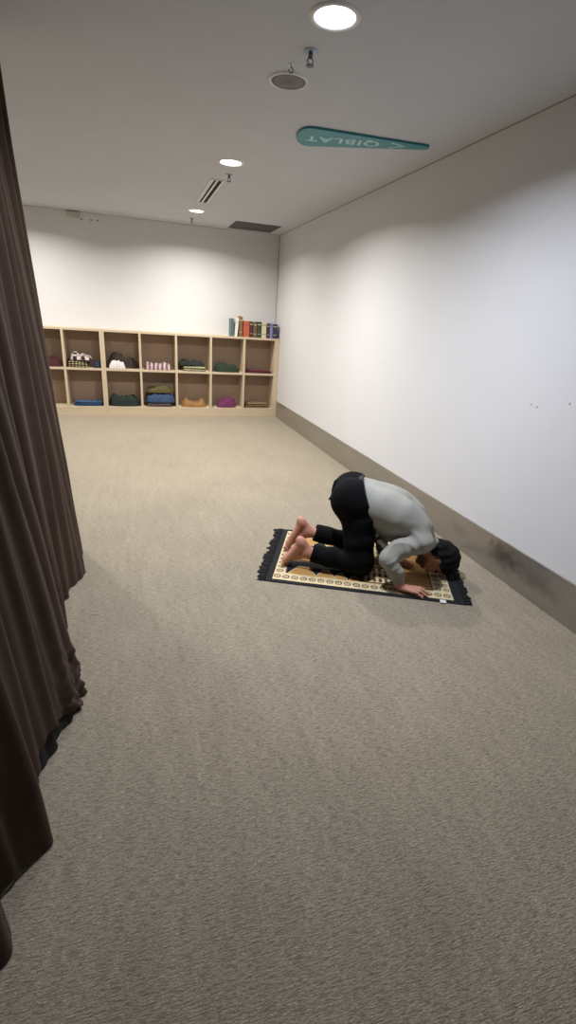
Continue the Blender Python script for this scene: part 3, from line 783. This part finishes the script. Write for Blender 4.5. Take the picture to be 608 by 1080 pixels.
mx = nt.nodes.new('ShaderNodeMix'); mx.data_type = 'RGBA'; nt.links.new(mu.outputs[0], mx.inputs[0]); nt.links.new(src, mx.inputs[6]); mx.inputs[7].default_value = (*lin((62,42,36)),1)
nt.links.new(mx.outputs[2], bs.inputs['Base Color'])

# hair
HAIR = material('black_hair', (10,9,10), .7, .3, 60, .4, 260, spec=.2)
Hf = Field(hc-.19, hc+.19, .004)
Hf.ell(hp(.034,-.018), (.113,.104,.092), .01, axes=(hu,hf,hs)); Hf.ell(hp(.055,.030), (.085,.060,.084), .03, axes=(hu,hf,hs))
Hf.ell(hp(-.020,-.050), (.085,.070,.076), .03, axes=(hu,hf,hs))
def hloc(X, Y, Z):
    X, Y, Z = X-hc[0], Y-hc[1], Z-hc[2]
    return tuple(a[0]*X+a[1]*Y+a[2]*Z for a in (hu,hf,hs))
def tuft(X, Y, Z):
    a, f, s = hloc(X, Y, Z)
    return .0035*np.sin(a*95+s*60+4*np.sin(f*30))*np.sin(s*120+f*40)+.003*np.sin(f*150+a*50+s*80)
Hf.add(tuft, hc-.19, hc+.19)
def hairline(X, Y, Z):
    a, f, s = hloc(X, Y, Z)
    front = np.maximum(f-.062-.30*a, -1)                      # nothing in front of the forehead line
    low = np.where(f > -.012, .030-a-.0*f, -1)                # temples and above the ears
    side = np.where(f <= -.012, -.072-a, -1)                  # nape
    ear = .040-np.sqrt((a+.012)**2+(f+.000)**2)+0*s           # around the ear
    return np.maximum(np.maximum(front-.035*0, np.maximum(np.where(a < .055, f-.012-(a-.0)*.95, f-.075), side)), ear-.006)
sl, (X, Y, Z) = Hf.sub(hc-.2, hc+.2)
Hf.F[sl] = np.maximum(Hf.F[sl], hairline(X, Y, Z).astype(f32))
sdf_obj('hair', Hf, HAIR, person)

# shirt
SH = material('grey_shirt', (152,151,143), .9, .04, 12, .15, 400)
S_ = Field((.40,-.02,.0), (1.10,.74,.66), .004)
for dv, kk in ((-.068,0),(.068,0)):
    S_.chain([((.490,VC+dv*.9,.470),.100),((.60,VC+dv,.430),.112),((.72,VC+dv*1.2,.39),.120),((.82,VC+dv*1.3,.325),.108),((.880,VC+dv*.9,.272),.085)], .05)
S_.chain([((.62,VC,.36),.10),((.74,VC,.30),.09),((.84,VC,.26),.08)], .07)
S_.cone((.875,VC,.278), (.940,VC,.215), .088, .070, .04)
def sleeve(n, ph, amp):
    def w(t, X, Y, Z): return amp*(1.1-2.2*np.abs(np.sin(.5*(t*n+ph+16*Y+10*X)))**.85)*(.5+.5*np.sin(5*t+ph*2+18*Z+9*Y))*-1
    return w
for s, ph in (('R',.3),('L',1.7)):
    S_.cone((.855,VC+(-.09 if s=='R' else .09),.29), P_['sh'+s], .085, .072, .05)
    S_.cone(P_['sh'+s], P_['el'+s], .072, .056, .035, wr=sleeve(17,ph,.007))
    w = np.array(P_['wr'+s]); e = np.array(P_['el'+s])
    cuff = w+(e-w)*.10
    S_.cone(e, cuff, .055, .040, .02, wr=sleeve(22,ph+2,.0065))
    n_ = (w-e)/np.linalg.norm(w-e)
    S_.plane(cuff+n_*.012, n_, w-.062, w+.062)
    S_.plane((0,0,.003), (0,0,-1), w-.09, w+.09)
def folds(X, Y, Z):
    t = (X-.5)*.86-(Z-.48)*.5
    drape = .008*np.sin((Y*26+Z*34-X*12)+2.5*np.sin(X*9))*np.clip((X-.55)*6,0,1)*np.clip((.42-Z)*8,0,1)
    back = .0035*np.sin(X*38+Y*14+3*np.sin(Y*11))*np.clip((Z-.3)*6,0,1)
    pit = .010*np.sin(48*(X*.5-Z*.8)+10*Y)*np.exp(-(((X-.80)/.09)**2+((Z-.27)/.08)**2))
    r = np.sqrt((X-.775)**2+(Z-.235)**2*1.2)
    arc = .0055*(1-2*np.abs(np.sin(r*36+3*Y+1.2*np.sin(9*Z+5*X)))**.9)*np.exp(-((r-.08)/.05)**2)*np.clip((np.abs(Y-VC)-.06)*12,0,1)
    return drape+back+pit*.5-arc
S_.add(folds, (.4,-.02,0), (1.1,.74,.66))
S_.cone((.90,VC,.237), (.99,VC,.145), .060, .060, .004, 'sub')        # neck opening
sdf_obj('shirt', S_, SH, person)
# collar band round the neck
cb = bmesh.new(); c0 = Vector((.938,VC,.210)); d0 = (Vector(hp(-.055,-.030))-Vector(nb)).normalized(); a0 = d0.cross(Vector((0,1,0))).normalized(); b0 = d0.cross(a0)
ring = []
for i in range(40):
    a = 2*math.pi*i/40; dr = a0*math.cos(a)+b0*math.sin(a)
    ring.append([cb.verts.new(c0+dr*r+d0*z) for r, z in ((.062,-.014),(.071,-.014),(.073,.0),(.069,.013),(.064,.013),(.0615,0))])
for i in range(40):
    A, Bq = ring[i], ring[(i+1)%40]
    for k in range(6): cb.faces.new((A[k], A[(k+1)%6], Bq[(k+1)%6], Bq[k]))
obj('collar', cb, SH, person, True)

# trousers
TR = M['black_cloth']
T_ = Field((.10,.06,-.01), (.76,.70,.68), .005)
def tw(n, ph, amp): 
    return lambda t, X, Y, Z: amp*np.sin(t*n+ph+8*Y+10*X)*(.6+.4*np.sin(11*t+ph))
for dv in (-.072,.072):
    T_.ell((.440,VC+dv,.455), (.122,.098,.128), .05)
    T_.cone((.445,VC+dv,.47), (.540,VC+dv*.9,.47), .118, .112, .05)
for s, ph in (('R',.5),('L',2.2)):
    sv = -1 if s == 'R' else 1
    hip, kn, an = (np.array(P_[k+s]) for k in ('hip','knee','ank'))
    T_.cone(hip+(.040,0,-.045), kn+(-.034,0,.05), .106, .090, .05, wr=tw(16,ph,.005))
    T_.cone(kn+(-.022,0,.03), kn+(-.012,0,.012), .080, .066, .04)
    tow = (an-kn)/np.linalg.norm(an-kn); hem = kn+(an-kn)*(.93 if s == 'R' else .885)+np.array((0,0,.006))
    T_.cone(kn+(-.01,0,.008), hem+tow*.06, .068, .058, .03, wr=tw(20,ph+1,.0045))
    T_.plane(hem, tow+np.array((0,0,.06)), hem-.12, hem+.12)
    T_.cone(hem-tow*.03, hem+tow*.05, .047, .047, .002, 'sub')
T_.plane((0,0,.001), (0,0,-1))
wdir = np.array((.93,0,.34)); wdir /= np.linalg.norm(wdir)
T_.plane((.535,VC,.48), wdir, (.44,.06,.30), (.76,.70,.68))
def tf(X, Y, Z):
    return .008*np.sin(40*Z-22*X+3*np.sin(12*Y))*np.exp(-(((X-.56)/.08)**2+((Z-.40)/.08)**2)) + .007*np.sin(34*Z+30*X+8*Y)*np.exp(-(((X-.38)/.07)**2+((Z-.28)/.12)**2)) + .004*np.sin(60*X+20*Z)*np.exp(-(((X-.5)/.07)**2+((Z-.13)/.07)**2))
T_.cone((.345,.40,.52), (.318,.41,.475), .030, .006, .012); T_.cone((.345,.33,.47), (.300,.33,.435), .030, .005, .012)
T_.add(tf, (.1,.06,-.01), (.76,.70,.68))
tr = sdf_obj('trousers', T_, TR, person)
# waistband and pocket flap
WB = material('waistband', (24,26,34), .8, .1, 30, .2, 300)
wb = bmesh.new(); a0 = Vector((wdir[2],0,-wdir[0])); wd = Vector(wdir)
c0 = Vector((.520,VC,.480)); ring = []
for i in range(64):
    a = 2*math.pi*i/64; ca, sa = math.cos(a), math.sin(a)
    rr = lambda g: Vector((0,1,0))*(math.copysign(abs(ca)**.85,ca)*(.176+g))-a0*(math.copysign(abs(sa)**.9,sa)*(.113+g))
    ring.append([wb.verts.new(c0+rr(g)+wd*z) for g, z in ((-.004,-.019),(.004,-.019),(.0055,0),(.004,.019),(-.004,.019))])
for i in range(64):
    A, Bq = ring[i], ring[(i+1)%64]
    for k in range(5): wb.faces.new((A[k], A[(k+1)%5], Bq[(k+1)%5], Bq[k]))
obj('waistband', wb, WB, person, True)

# ------------------------------------------------------------------ camera and render look
cam = bpy.data.cameras.new('camera'); co = bpy.data.objects.new('camera', cam); COL.objects.link(co)
co.location = (-2.2172,-7.9149,1.4682); co.rotation_euler = (1.19718,-.062546,-.296067)
cam.sensor_fit = 'VERTICAL'; cam.sensor_height = 36; cam.lens = 36*517.92/1080; cam.clip_start = .02
scn.camera = co
w = bpy.data.worlds.new('world'); scn.world = w; w.use_nodes = True
w.node_tree.nodes['Background'].inputs[0].default_value = (.01,.01,.011,1); w.node_tree.nodes['Background'].inputs[1].default_value = 1
vs = scn.view_settings; vs.view_transform = 'Standard'; vs.look = 'None'; vs.gamma = 1; vs.use_curve_mapping = False; vs.exposure = 0.33
